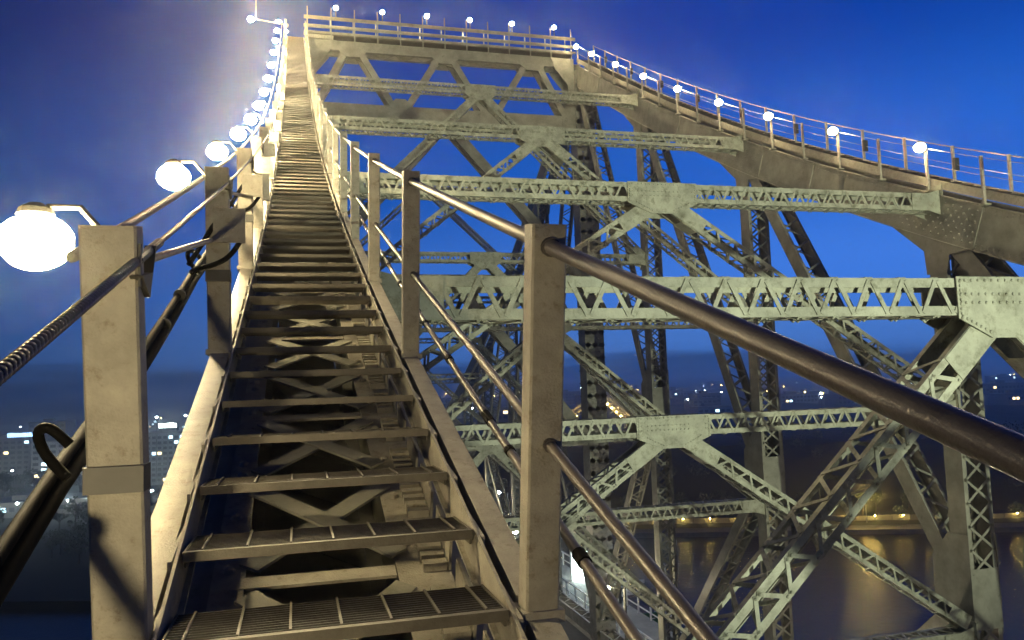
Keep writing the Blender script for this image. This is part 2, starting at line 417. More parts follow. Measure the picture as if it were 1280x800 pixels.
# ---- truss columns, diagonals and node gussets
KZ = {8.73: -8.2, 18.59: -5.9, 28.41: -3.6, 38.22: -.8}
def truss(X, sgn):
    inner = -sgn
    nodes = [n for n in NODE if n[0] > -2] + [(2 * YP - y, z) for (y, z) in reversed(NODE) if y > 8]
    tower = YP
    for i, (y, z) in enumerate(nodes):
        top = Zw(y) - 1.4
        nearv = (y == 18.59 and X == XR)
        laced('column', bridge, (X, y, ZDECK), (X, y, top), (1, 0, 0), .90, .62, fl=.13, faces={'+V': 'x', '-V': 'x', '+U': 'solid', '-U': 'solid'},
              pitch=.62, m='chord', bw=.07, near=nearv, single=(('+V', '-V'), 14, 24) if False else None)
        # flared gusset from the chord to the column, on both webs
        mb = MB()
        for s in (-1, 1):
            e = X + s * .475
            ch = [PR(y - 1.9, -1.5), PR(y + 1.3, -1.5)]
            lo = top - 1.1
            pts = [(e, ch[0].y, ch[0].z), (e, ch[1].y, ch[1].z), (e, y + .42, lo + .5), (e, y + .36, lo - .2), (e, y - .36, lo - .2), (e, y - .5, lo + .25), (e, y - 1.0, (ch[0].z + lo) / 2 + .1)]
            mb.poly(pts, V((s, 0, 0)), .024)
            mb.build('node_gusset', M['chord'], bridge); mb = MB()
        ky = y if y < YP else 2 * YP - y
        kz = KZ.get(round(ky, 2))
        if kz is not None:
            mb = MB(); d = 1 if y < YP else -1
            for s in (-1, 1):
                e = X + s * .4515
                mb.poly([(e, y - .34 * d, kz - 1.1), (e, y + .34 * d, kz - 1.1), (e, y + 1.0 * d, kz - .6), (e, y + 1.0 * d, kz + .8), (e, y + .36 * d, kz + 1.5), (e, y - .34 * d, kz + 1.5)], V((s, 0, 0)), .022)
                mb.build('node_gusset', M['chord'], bridge); mb = MB()
            # batten closing the laced face beside the node
            mb.box(X - .45, X + .45, y - .338, y - .314, kz - 1.0, kz + .6)
            mb.build('batten', M['chord'], bridge)
    ally = sorted([y for y, z in NODE if y > 8] + [YP] + [2 * YP - y for y, z in NODE if y > 8])
    for a, b in zip(ally, ally[1:]):
        if b <= YP + .1: lo_y, hi_y = a, b
        else: lo_y, hi_y = b, a
        kz = KZ[round(lo_y if lo_y < YP else 2 * YP - lo_y, 2)]
        top = Zw(hi_y) - 1.5; s = 1 if hi_y > lo_y else -1
        laced('truss_diagonal', bridge, (X, lo_y + .3 * s, kz + .3), (X, hi_y - .25 * s, top), (1, 0, 0), .86, .52, fl=.1,
              faces={'+V': 'lace', '-V': 'lace', '+U': 'solid', '-U': 'solid'}, pitch=.55, m='chord', bw=.07)
        laced('truss_diagonal', bridge, (X, lo_y + .3 * s, kz - .5), (X, hi_y - .25 * s, ZDECK + .6), (1, 0, 0), .80, .46, fl=.1,
              faces={'+V': 'lace', '-V': 'lace', '+U': 'solid', '-U': 'solid'}, pitch=.55, m='chord', bw=.07)
    # the diagonal that comes down towards the eye from the first visible node
    laced('truss_diagonal', bridge, (X, -.8, -10.4), (X, 8.73 - .25, Zw(8.73) - 1.5), (1, 0, 0), .86, .52, fl=.1,
          faces={'+V': 'lace', '-V': 'lace', '+U': 'solid', '-U': 'solid'}, pitch=.55, m='chord', bw=.07)
    # tower leg: wide built-up column with perforated cover plate towards the eye
    laced('tower_leg', bridge, (X, YP, ZDECK - 8), (X, YP, Zw(YP) - 1.2), (1, 0, 0), 1.25, 1.2, fl=.34, faces={'+V': 'x', '-V': 'x', '+U': 'solid', '-U': 'solid'}, pitch=.8, m='chord', bw=.3)
    laced('bottom_chord', bridge, (X, -20, ZDECK - .2), (X, 2 * YP + 20, ZDECK - .2), (1, 0, 0), .9, .8, fl=.12, faces={'+V': 'lace', '-V': 'lace', '+U': 'solid', '-U': 'solid'}, pitch=.9, m='chord', bw=.07)
truss(XR, 1)
truss(XL, -1)

# ---- cross frames: laced cross beams, gusset plates, inverted V braces
XI0, XI1 = XL + .475, XR - .475
XM = 9.0
def beam_gusset(mem, y, z, sl, b, sc=1.0, near=False, ny=-1):
    """plate at mid beam with two legs running down the braces (slope sl)"""
    mb = MB(); rv = MB()
    for s in (-1, 1):
        yy = y + s * (b / 2 + .014); n = V((0, s, 0))
        w, hb = .78 * sc, .26
        pts = [(-w, hb), (w, hb), (w, -.28), (.26 * sc, -.54), (-.26 * sc, -.54), (-w, -.28)]
        mb.poly([(XM + px, yy, z + pz) for px, pz in pts], n, .016)
        if near and s < 0:
            for px in [-w + .06, -w + .13] + [-.55 * sc + .11 * k for k in range(11)] + [w - .13, w - .06]:
                for pz in (hb - .05, .03, -.08):
                    if abs(px) < w: rv.dome(V((XM + px, yy - .016, z + pz)), n, .024, .02)
            for k in range(9):
                for px in (-w + .05, w - .05): rv.dome(V((XM + px, yy - .016, z + hb - .06 - k * .06)), n, .024, .02)
            for k in range(7):
                for sx in (-1, 1): rv.dome(V((XM + sx * (.30 + .07 * k), yy - .016, z - .46 + .034 * k)), n, .024, .02)
        mb.build('gusset_plate', M['paint'], mem); mb = MB()
    if rv.v: rv.build('rivets', M['paint'], mem, 'stuff')
def frame_level(y, z, z_end, near=0, single_beam=None, single_v=None, sc=1.0, bh=.48, bd=.56, ends=True, part='cross_beam', m='paint', pitch=.25):
    bm_ = laced(part, bridge, (XI0, y, z), (XI1, y, z), (0, 0, 1), bh, bd, fl=.12, faces='lace', pitch=pitch, near=near, single=single_beam, m=m)
    # solid end plates that flare at the chord
    mb = MB()
    for e, s in ((XI0, 1), (XI1, -1)):
        for q in (-1, 1):
            yy = y + q * (bd / 2 + .014)
            mb.poly([(e, yy, z + bh / 2 + .12), (e + s * .45, yy, z + bh / 2 - .002), (e + s * .95, yy, z + bh / 2 - .002), (e + s * .95, yy, z - bh / 2 + .002), (e + s * .45, yy, z - bh / 2 + .002), (e, yy, z - bh / 2 - .12)], V((0, q, 0)), .014)
            mb.build('end_plate', M[m], bm_); mb = MB()
        mb.box(min(e, e + s * .02), max(e, e + s * .02), y - bd / 2 - .13, y + bd / 2 + .13, z - .5, z + .5)
        mb.build('bearing_plate', M[m], bm_); mb = MB()
    if z_end is None: return bm_
    sl = (z - .12 - z_end) / (XM - XI0 - .2)
    beam_gusset(bm_, y, z, sl, bd, sc, near)
    for s in (-1, 1):
        x1 = XI1 - .1 if s > 0 else XI0 + .1
        p0 = V((XM + s * .18, y, z - .12 - .18 * sl)); p1 = V((x1, y, z_end))
        d = (p1 - p0).normalized(); up = V((-d.z * s, 0, d.x * s))
        br = laced('sway_brace', bridge, p0, p1, up, .40, bd - .05, fl=.105, faces='lace', pitch=.30, near=near, single=single_v[s] if single_v and s in single_v else None, m=m, ext=(.85 * sc, .6))
        mb = MB(); 
        for q in (-1, 1):
            yy = y + q * ((bd - .05) / 2 + .001)
            for (la, lb, k) in ((.1, .95 * sc, .0), ((p1 - p0).length - .7, (p1 - p0).length, 0)):
                A, B = p0 + d * la, p0 + d * lb
                mb.poly([V((v.x, yy, v.z)) for v in (A + up * .19, B + up * .19, B - up * .19, A - up * .19)], V((0, q, 0)), .012)
                mb.build('end_plate', M[m], br); mb = MB()
        # closing plate across the underside next to the gusset
        A, B = p0 + d * .55, p0 + d * (.55 + .5)
        mb.bar(A, B, V((0, 1, 0)), up, -(bd - .05) / 2 + .02, (bd - .05) / 2 - .02, -.214, -.202)
        mb.build('closing_plate', M[m], br)
    return bm_
BEAM1 = (('-V', '+V', '-U', '+U'), .5, 8.2)
for i, (y, z) in enumerate(NODE):
    if y < -2: continue
    if i == 2: frame_level(y, z, z - 6.8)
    elif i == 3:
        frame_level(y, z, -6.75, near=1, single_beam=(('-V', '-U', '+V'), .4, 8.3), single_v={-1: (('-V', '+V'), 0, 7.2)})
        frame_level(y, -6.6, -14)
    elif i == 4:
        frame_level(y, z, -.75, near=1, single_beam=(('-V', '+V'), 1.5, 17), single_v={1: (('-V', '+V'), 0, 10), -1: (('-V', '+V'), 0, 6)}, sc=1.22)
        frame_level(y, -1.06, -6.7, sc=1.28, near=1)
        frame_level(y, -7.15, -13)
    elif i == 5:
        frame_level(y, z, 2.8, sc=1.15, near=1)
        frame_level(y, 2.35, -4.6, sc=1.1)
        frame_level(y, -4.85, -12)
    else:
        frame_level(y, z, 6.6)
        frame_level(y, 6.45, -2.2)
        frame_level(y, -2.6, -11)
for (y, z) in NODE[3:]:
    yy = 2 * YP - y
    frame_level(yy, z, z - 8, pitch=.5); frame_level(yy, z - 8.4, z - 16.5, pitch=.5)

# ---- tower portal
portal = bridge
def pbox(name, *a, m='chord'):
    mb = MB(); mb.box(*a); return mb.build(name, M[m], portal)
y0, y1 = YP - .55, YP + .55
def pbeam(name, z0, z1, lace_below=True):
    mb = MB()
    for q in (-1, 1):
        yy = YP + q * .5; a, b = sorted((yy, yy + q * .03)); mb.box(XL + .63, XR - .63, a, b, z0, z1)
        for zz in (z0, z1 - .02):
            a, b = sorted((yy - q * .2, yy - q * .001)); mb.box(XL + .63, XR - .63, a, b, zz, zz + .02)
    x = XL + .9; k = 1
    while x < XR - 1.4:
        mb.bar(V((x, YP - .42 * k, z0 - .012)), V((x + .6, YP + .42 * k, z0 - .012)), V((.5, .5 * -k, 0)).normalized(), V((0, 0, 1)), -.035, .035, 0, .01); x += .62; k = -k
    return mb.build(name, M['chord'], portal)
pbeam('portal_beam', 20.35, 20.95); pbeam('portal_beam', 16.1, 17.15)
tops = [3.4, 9.0, 14.6]; bots = [.9, 6.2, 11.8, 17.1]
for k, xt in enumerate(tops):
    for xb in (bots[k], bots[k + 1]):
        s = 1 if xb > xt else -1
        p0 = V((xt + s * .35, YP, 20.5)); p1 = V((xb - s * .35, YP, 17.0)); d = (p1 - p0).normalized(); up = V((-d.z, 0, d.x))
        laced('portal_brace', portal, p0, p1, up, .38, .96, fl=.1, faces={'+V': 'solid', '-V': 'solid', '+U': 'lace', '-U': 'lace'}, pitch=.6, m='chord')
def pplate(p, n, th):
    mb = MB(); mb.poly(p, n, th); mb.build('gusset_plate', M['chord'], portal)
for q in (-1, 1):
    yy = YP + q * .532
    for xt in tops: pplate([(xt - .95, yy, 20.93), (xt + .95, yy, 20.93), (xt + .8, yy, 20.3), (xt + .35, yy, 20.0), (xt - .35, yy, 20.0), (xt - .8, yy, 20.3)], V((0, q, 0)), .02)
    for xb in bots[1:3]: pplate([(xb - .8, yy, 16.2), (xb + .8, yy, 16.2), (xb + .7, yy, 17.2), (xb + .3, yy, 17.6), (xb - .3, yy, 17.6), (xb - .7, yy, 17.2)], V((0, q, 0)), .02)
    for e, s in ((XL + .64, 1), (XR - .64, -1)):
        pplate([(e, yy, 20.9), (e + s * 1.5, yy, 20.9), (e + s * 1.3, yy, 20.25), (e + s * .45, yy, 19.2), (e + s * .4, yy, 18.0), (e + s * .9, yy, 17.3), (e + s * .9, yy, 16.2), (e, yy, 16.2)], V((0, q, 0)), .02)
# big inverted V and strut below the portal
for s in (-1, 1):
    x1 = XR - .6 if s > 0 else XL + .6
    p0 = V((XM + s * .3, YP, 16.0)); p1 = V((x1, YP, 6.9)); d = (p1 - p0).normalized(); up = V((-d.z * s, 0, d.x * s))
    laced('portal_sway_brace', bridge, p0, p1, up, .62, .9, fl=.12, faces={'+V': 'solid', '-V': 'solid', '+U': 'lace', '-U': 'lace'}, pitch=.7, m='chord')
    p0 = V((XM + s * .3, YP, 6.5)); p1 = V((x1, YP, -3.2)); d = (p1 - p0).normalized(); up = V((-d.z * s, 0, d.x * s))
    laced('portal_sway_brace', bridge, p0, p1, up, .62, .9, fl=.12, faces={'+V': 'solid', '-V': 'solid', '+U': 'lace', '-U': 'lace'}, pitch=.7, m='chord')
laced('cross_beam', bridge, (XL + .63, YP, 6.7), (XR - .63, YP, 6.7), (0, 0, 1), .5, .8, faces='lace', pitch=.35, m='chord')
laced('cross_beam', bridge, (XL + .63, YP, -3.4), (XR - .63, YP, -3.4), (0, 0, 1), .5, .8, faces='lace', pitch=.35, m='chord')

# ------------------------------------------------------------------ the stairway on the near chord
X0, X1 = -.34, .56            # tread ends
stair = empty('stairway', (XL, 0, Zw(0)), 'narrow steel stairway of open grating treads climbing the bridge chord', 'stairway')
treads = []
y = 2.66
while y > -3.4: y -= .45
while y < YP - .5:
    treads.append(y); y += min(.45, .205 / max(slope(y), .1))
# grating tread, local coords: x 0..0.9, y from the nosing backwards, z=0 top
def tread_meshes(full):
    w = X1 - X0; dep = .32
    nb = MB()
    nb.box(0, w, 0, .006, -.028, 0.002); nb.box(0, w, .0062, .03, -.006, .0005)
    for e in (0, w - .006): nb.box(e, e + .006, .0305, dep, -.05, .001)
    if not full: nb.box(.0065, w - .0065, dep - .006, dep, -.036, .0)
    nos = nb.mesh('nosing', M['tread'])
    gb = MB()
    if full:
        k = .052
        while k < dep: gb.box(.0065, w - .0065, k, k + .004, -.028, -.002); k += .024
        x = .05
        while x < w - .03: gb.box(x, x + .007, .0305, dep, -.0015, .0045); x += .132
    else:
        gb.box(.0065, w - .0065, .0305, dep - .0065, -.02, -.004)
    return nos, gb.mesh('grating', M['tread'])
TM_full, TM_far = tread_meshes(True), tread_meshes(False)
for y in treads:
    e = empty('tread', (X0, y, Zw(y)), parent=stair)
    e.matrix_parent_inverse = Matrix.Translation(-stair.location)
    nos, gr = TM_full if y < 13 else TM_far
    for nm, me in (('nosing', nos), ('grating', gr)):
        o = bpy.data.objects.new(nm, me); COL.objects.link(o); o.parent = e
def walk_strip(mb, ya, yb, x0, x1, n0, n1, step=.6):
    k = max(1, int((yb - ya) / step)); ys = [ya + (yb - ya) * i / k for i in range(k + 1)]
    for a, b in zip(ys, ys[1:]):
        q = [PL(a, n0), PL(b, n0), PL(b, n1), PL(a, n1)]
        mb.hexa([V((x0, 0, 0)) + v for v in q] + [V((x1, 0, 0)) + v for v in q])
# inner stringers: thin plate with a flange, carried on brackets
for x0, x1, f0, f1 in ((X0 - .022, X0 - .012, X0 - .0115, X0 + .006), (X1 + .012, X1 + .022, X1 - .006, X1 + .0115)):
    mb = MB(); walk_strip(mb, -3.4, YP - .4, x0, x1, -.17, -.015, .8); walk_strip(mb, -3.4, YP - .4, f0, f1, -.17, -.158, .8)
    mb.build('stringer', M['post'], stair)
# saw-toothed brackets hanging from the right stringer, one under each tread
mb = MB()
for y in treads:
    if y < 16:
        z = Zw(y)
        for xx in (X1 + .024, X0 - .04):
            mb.poly([(xx, y - .02, z - .02), (xx, y + .30, z + .04), (xx, y + .30, z - .13), (xx, y + .12, z - .20), (xx, y - .02, z - .15)], V((1, 0, 0)), .012)
mb.build('tread_brackets', M['post'], stair, 'stuff')
# parts of the chord seen between the treads: edge strips, bolts, lacing flats, stacked splice clips
mb = MB(); walk_strip(mb, -3, 16, -.305, -.19, -.352, -.340); mb.build('edge_strip', M['post'], chL)
mb = MB(); walk_strip(mb, -3, 16, .36, .56, -.352, -.340); mb.build('edge_strip', M['post'], chL)
rv = MB(); y = -1.0; k = 0
while y < 14:
    p = PL(y, -.339); nn = V((0, -slope(y), 1)).normalized()
    rv.dome(V((-.25, 0, 0)) + p, nn, .026, .022, 8)
    rv.dome(V((.42, 0, 0)) + PL(y + .1, -.339), nn, .024, .02, 8)
    if k % 3 == 0: rv.dome(V((-.25, 0, 0)) + PL(y + .12, -.339), nn, .026, .022, 8)
    y += .41; k += 1
rv.build('bolts', M['post'], chL, 'stuff')
y = -1.0
while y < 13:
    nn = V((0, -slope(y), 1)).normalized()
    for sx in (1, -1):
        p, q = PL(y, -.337 + .012 * (sx < 0)) + V((XL - .0 - sx * .28, 0, 0)), PL(y + .62, -.337 + .012 * (sx < 0)) + V((XL - .0 + sx * .28, 0, 0))
        d = (q - p).normalized(); m_ = MB(); m_.bar(p, q, nn.cross(d), nn, -.045, .045, 0, .011); m_.build('lacing_bar', M['chord'], chL)
    m_ = MB(); walk_strip(m_, y + .70, y + .77, -.27, .355, -.35, -.338, .2); m_.build('batten', M['post'], chL)
    y += .82
# pressed corrugated clips on the right edge strip
mb = MB(); y = -.8
while y < 12:
    for k in range(5):
        yy = y + k * .062
        A, B = PL(yy, -.337), PL(yy + .045, -.31)
        walk_strip(mb, yy, yy + .034, .455, .545, -.338, -.305, 1)
    walk_strip(mb, y + .0, y + .30, .552, .562, -.338, -.22, 1)
    y += .42
mb.build('clip_stack', M['post'], chL, 'stuff')

# ---- handrails of the stairway
RP = [-2.65, -.30, 2.09, 4.66, 6.89, 9.1, 11.2]      # posts on the side of the cross beams
while RP[-1] < YP - 3: RP.append(RP[-1] + 2.25)
LP = [-3.2, -.5, 2.22, 4.92, 7.5, 9.85]            # posts on the lamp side
while LP[-1] < YP - 3: LP.append(LP[-1] + 2.42)
XPR, XPL = .665, -.435
def post_mesh(w, d, h, cap):
    mb = MB(); c = .006
    ring = [(-w / 2 + c, -d / 2), (w / 2 - c, -d / 2), (w / 2, -d / 2 + c), (w / 2, d / 2 - c), (w / 2 - c, d / 2), (-w / 2 + c, d / 2), (-w / 2, d / 2 - c), (-w / 2, -d / 2 + c)]
    mb.poly([(a, b, 0) for a, b in ring], V((0, 0, 1)), h)
    if cap: mb.poly([(a * 1.0, b * 1.0, h + .0005) for a, b in ring], V((0, 0, 1)), .008)
    return mb.mesh('post', M['post'])
def weld_foot(parent, X, y, z, w):
    mb = MB(); mb.box(X - w / 2 - .012, X + w / 2 + .012, y - w / 2 - .014, y + w / 2 + .014, z - .02, z + .012); mb.build('foot_weld', M['post'], parent)
hrR = empty('handrail', (XPR, 2.09, -.62), 'steel handrail of square posts and round pipes on the stairway side facing the cross beams', 'handrail')
LEAN = Matrix.Rotation(R(10.5), 4, 'X')      # the posts stand nearly square to the slope
pm = post_mesh(.098, .085, 1.125, False)
for y in RP:
    yb = y + .19; z = Zw(yb) - .07
    place('post', pm, hrR, Matrix.Translation((XPR, yb, z)) @ LEAN)
    if y < 9: weld_foot(hrR, XPR, yb, z + .02, .098)
def rail(parent, name, X, off, r, ya, yb, m='rail', n=14, step=.6):
    mb = MB(); k = int((yb - ya) / step); mb.tube([(X, ya + (yb - ya) * i / k, Zw(ya + (yb - ya) * i / k) + off) for i in range(k + 1)], r, n)
    return mb.build(name, M[m], parent, smooth=True)
rail(hrR, 'top_rail', XPR, 1.045, .0208, -3, YP - 1)
rail(hrR, 'mid_rail', XPR + .01, .475, .0155, -3, YP - 1)
for y in RP[1:8]:
    for X, off, r in ((XPR, 1.045, .0208), (XPR + .01, .475, .0155)):
        yc = y + (.0 if off > 1 else .10)
        for sd in (-1, 1):
            mb = MB(); ya_ = yc + sd * .045; mb.tube([(X, ya_, Zw(ya_) + off), (X, ya_ + sd * .014, Zw(ya_ + sd * .014) + off)], r * 1.28, 14); mb.build('collar', M['rail'], hrR)
# conduit clipped outside the posts with couplings
cond = empty('conduit', (XPR + .085, 2, -.4), 'thin round conduit with dark couplings running low along the handrail posts', 'conduit')
rail(cond, 'pipe', XPR + .085, .17, .0155, -3, YP - 1)
mb = MB()
y = .2
while y < 16:
    for dy, ln, rr, in ((0, .05, .021), (.75, .03, .02), (1.05, .10, .0195)):
        mb.tube([(XPR + .085, y + dy, Zw(y + dy) + .17), (XPR + .085, y + dy + ln, Zw(y + dy + ln) + .17)], rr, 12)
    y += 1.9
mb.build('couplings', M['rubber'], cond, 'stuff', smooth=False)
# side rails: square tubes lying along the feet of the posts
def side_rail(parent, X, w, ya, yb):
    mb = MB(); walk_strip(mb, ya, yb, X - w / 2, X + w / 2, -.19, -.035, .5); mb.build('side_rail', M['post'], parent)
for a, b in zip(RP, RP[1:]): side_rail(hrR, XPR - .005, .085, a + .24, b + .135)
hrL = empty('handrail', (XPL, 2.22, -.62), 'steel post railing carrying the bright lamps and wire rope along the stairway', 'handrail')
pmL = post_mesh(.128, .095, 1.085, True)
for y in LP:
    place('post', pmL, hrL, Matrix.Translation((XPL, y + .1, Zw(y + .1) - .07)) @ LEAN)
    weld_foot(hrL, XPL, y + .1, Zw(y + .1) - .05, .125)
for a, b in zip(LP, LP[1:]): side_rail(hrL, XPL + .005, .10, a + .155, b + .045)
# short pipe between the post heads
for a, b in zip(LP[2:], LP[3:]):
    mb = MB(); mb.tube([(XPL - .03, a - .03, Zw(a) + .93), (XPL - .03, b - .07, Zw(b) + .62)], .014, 10); mb.build('head_pipe', M['post'], hrL, smooth=True)
# plate bolted to each post that anchors the cables
for y in LP[3:]:
    mb = MB(); z = Zw(y); mb.box(XPL - .02, XPL + .155, y - .108, y - .090, z + .60, z + .80); mb.build('anchor_plate', M['post'], hrL)
# wire rope handline with a coiled sleeve and its brackets
rope = empty('wire_rope', (-.36, 2.2, .25), 'steel wire rope handline with coiled sleeve fixed to the lamp-side posts', 'rope')
XW = -.375
rp = [(XW, -2 + .35 * i, Zw(-2 + .35 * i) + .985) for i in range(int((YP - 1) / .35) + 5)]
mb = MB(); mb.tube(rp, .0085, 10); mb.build('strand', M['wire'], rope, smooth=True)
# helical winding of the strand on the near stretch
def helix(ya, yb, r0, rt, turns_per_m, off=.985, X=XW, n=10):
    mb = MB(); ln = yb - ya; k = int(ln * turns_per_m * n); pts = []
    for i in range(k + 1):
        y = ya + ln * i / k; w = 2 * math.pi * i / n
        pts.append((X + r0 * math.cos(w), y, Zw(y) + off + r0 * math.sin(w)))
    mb.tube(pts, rt, 5); return mb
helix(.3, 2.12, .0085, .0045, 58).build('coiled_sleeve', M['wire'], rope, smooth=True)
mb = MB()
for y in LP[2:]:
    y = y - .08; z = Zw(y) + .985
    mb.box(XPL + .066, XW + .012, y - .05, y - .035, z - .075, z + .03)
    mb.poly([(XW - .012, y - .06, z - .05), (XW - .012, y + .09, z - .02), (XW - .012, y + .14, z + .06), (XW - .012, y + .05, z - .09)], V((1, 0, 0)), .03)
    mb.tube([(XW, y - .02, Zw(y - .02) + .985), (XW, y + .30, Zw(y + .30) + .985)], .013, 10)
mb.build('brackets', M['fixture'], rope, 'stuff')
# twin power cables, looped and lashed at every post
cab = empty('cable_pair', (-.53, 2.2, -.2), 'pair of dark power cables looped around the lamp-side posts', 'cable')
XC = -.565
for (x, r, dz, sag) in ((XC, .0205, .0, .030), (XC - .014, .0165, .040, .022)):
    pts = []
    for a, b in zip(LP, LP[1:]):
        if a > 30: break
        for i in range(8):
            u = i / 8; y = a + (b - a) * u; pts.append((x, y, (Zw(a) * (1 - u) + Zw(b) * u) + .40 + dz - sag * math.sin(math.pi * u)))
    mb = MB(); mb.tube(pts, r, 12); mb.build('cable', M['rubber'], cab, smooth=True)
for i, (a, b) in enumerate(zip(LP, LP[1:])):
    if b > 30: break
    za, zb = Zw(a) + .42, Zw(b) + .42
    # loops: one round the outside of the post, one up to the anchor plate
    mb = MB()
    if 3 < b < 8: mb.tube(smooth_path([(XC, b - .15, zb), (XC + .02, b - .09, zb + .03), (XC + .10, b - .08, zb + .05), (XC + .19, b - .085, zb + .10), (XC + .255, b - .09, zb + .20), (XC + .24, b - .09, zb + .32), (XC + .17, b - .085, zb + .36)]), .015, 10)
    if 3 < b < 8: mb.tube(smooth_path([(XC - .012, b - .17, zb + .04), (XC + .05, b - .10, zb + .17), (XC + .12, b - .09, zb + .29), (XC + .2, b - .085, zb + .33)]), .015, 10)
    mb.tube(smooth_path([(XC + .03, b - .06, zb + .01), (XC - .02, b - .05, zb + .07), (XC - .03, b - .07, zb + .12), (XC + .0, b - .09, zb + .13), (XC + .04, b - .08, zb + .09)]), .013, 10)
    mb.build('loop', M['rubber'], cab, smooth=True)
    # raised dark band round each post, in place of a clamp's shadow
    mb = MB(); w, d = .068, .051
    mb.box(XPL - w, XPL + w, b - d, b + d, zb - .035, zb + .03); mb.build('shadow_band', M['fixture'], cab)
    mb = MB()
    for u in (.28, .30, .62, .82):
        p = V((XC - .005, a + .1 + (b - a - .24) * u, za + (zb - za) * u - .035 * math.sin(math.pi * u)))
        mb.tube([p + V((0, -.008, -.004)), p + V((0, .008, .004))], .030, 12)
    mb.build('clips', M['fixture'], cab, 'stuff')

# ------------------------------------------------------------------ lamps
def lamp_proto(r=.10, shield='shell', mount='arm'):
    e = empty('lamp', (0, 0, 0)); 
    mb = MB(); mb.ell((0, 0, 0), r, r, r * .8, 14, 9); g = mb.build('globe', M[{'rear': 'globe_far', 'stem': 'globe_portal'}.get(mount, 'globe_near' if shield in ('shell', 'open') else 'globe')], e, smooth=True)
    mb = MB(); mb.tube([(0, 0, r * .80), (0, 0, r * .98), (0, 0, r * 1.15)], 0, 14, rs=[r * .52, r * .46, r * .2]); mb.build('cap', M['fixture'], e)
    arm = {'rear': [(0, r * 1.06, -.02), (0, .15, -.06)], 'stem': [(0, 0, -r * .75), (0, 0, -.46)]}.get(mount, [(.03, 0, r * 1.05), (.12, .0, r * 1.05), (.19, .0, .02)])
    mb = MB(); mb.tube(arm, .010 if mount == 'arm' else .022, 8); mb.build('arm', M['fixture'], e)
    if shield == 'shell':          # shell added behind the globe to keep its light off posts and treads
        q = MB(); q.ell((0, 0, 0), r * 1.05, r * 1.05, r * .86, 32, 18); mb = MB(); mb.v = q.v
        for f in q.f:
            c = sum((V(q.v[i]) for i in f), V()) / len(f)
            if c.y > .10 * r: mb.f.append(f)
        mb.build('shield', M['fixture'], e, smooth=True)
    elif shield == 'side':  # plate added to cut this unseen lamp's light on the right posts
        mb = MB(); mb.box(.112, .118, -.10, .20, -.15, .088); mb.build('shield', M['fixture'], e)
    return e
protos = {}
def lamp(loc, label, group, rz=0, s=1.0, shield='shell', mount='arm'):
    key = (shield, mount)
    if key in protos: o = copy_tree(protos[key])
    else: o = protos[key] = lamp_proto(shield=shield, mount=mount)
    o.location = loc; o.rotation_euler = (0, 0, rz); o.scale = (s, s, s)
    return tag(o, label, 'lamp', group)
LY = [-3.6, -.45, 3.0, 6.15, 9.45, 12.95, 16.5, 20.1, 23.8, 27.6, 31.5, 35.4, 39.2, 42.8, 46.2]
for y in LY:
    lamp((-.85, y, Zw(y) + .90), 'bright round lamp hung outside the stairway railing beside the wire rope', 'lamps along the stairway railing', s=.6 if y == LY[1] else 1.15,
         shield='side' if y == LY[1] else 'shell' if y < 5 else 'open' if y < 11 else 'none')
mb = MB(); mb.tube([(-.615, 2.5 + .8 * i, Zw(2.5 + .8 * i) + .93) for i in range(56)], .017, 8); mb.build('lamp_rail', M['post'], hrL, smooth=True)

# ------------------------------------------------------------------ the walkway on the opposite chord
wk = empty('walkway', (XR, 20, 5), 'grated walkway on top of the opposite chord', 'walkway')
def pr_strip(mb, ya, yb, x0, x1, n0, n1, step=.9):
    k = max(1, int((yb - ya) / step)); ys = [ya + (yb - ya) * i / k for i in range(k + 1)]
    for a, b in zip(ys, ys[1:]):
        q = [PR(a, n0), PR(b, n0), PR(b, n1), PR(a, n1)]
        mb.hexa([V((x0, 0, 0)) + v for v in q] + [V((x1, 0, 0)) + v for v in q])
for x0, x1 in ((XR - .40, XR - .36), (XR + .44, XR + .48)):
    mb = MB(); pr_strip(mb, 3, YP - .5, x0, x1, -.22, .02); mb.build('stringer', M['post'], wk)
mb = MB(); y = 4.0
while y < YP - .6:
    s = slope(y); z = Zw(y); mb.box(XR - .355, XR + .435, y, y + .24, z - .03, z); y += .40
mb.build('treads', M['tread'], wk, 'stuff')
def wires(parent, X, offs, ya, yb, sag=.0):
    for off in offs:
        mb = MB(); k = int((yb - ya) / 1.2)
        mb.tube([(X, ya + (yb - ya) * i / k, Zw(ya + (yb - ya) * i / k) + off) for i in range(k + 1)], .009, 5); mb.build('wire', M['wire'], parent)
hi = empty('handrail', (XR - .52, 18.4, 5.2), 'slim posts and wires on the inner edge of the opposite walkway', 'handrail')
ho = empty('handrail', (XR + .66, 18.6, 5.2), 'slim posts and wires on the outer edge of the opposite walkway', 'handrail')
pmi = post_mesh(.075, .075, 1.28, False)
foot = MB(); foot.box(-.09, .13, -.09, .09, -.03, .012); footm = foot.mesh('foot', M['post'])
yy = 5.6; k = 0; INN = []
while yy < YP - .8:
    place('post', pmi, hi, Matrix.Translation((XR - .535, yy, Zw(yy) - .34))); place('foot', footm, hi, Matrix.Translation((XR - .535, yy, Zw(yy) - .352)))
    place('post', pmi, ho, Matrix.Translation((XR + .66, yy + .25, Zw(yy + .25) - .28)))
    if k % 2:
        b = MB(); b.box(XR + .58, XR + .74, yy + .12, yy + .20, Zw(yy) + .35, Zw(yy) + .72); b.build('junction_box', M['fixture'], ho)
    INN.append(yy); yy += 1.86; k += 1
wires(hi, XR - .535, (.42, .90), 3, YP - 1); wires(ho, XR + .66, (.45, .96, .98), 3, YP - 1)
for i, y in enumerate(INN):
    if i % 2 == 1 or y > 43: pass
RL = [11.0, 14.8]
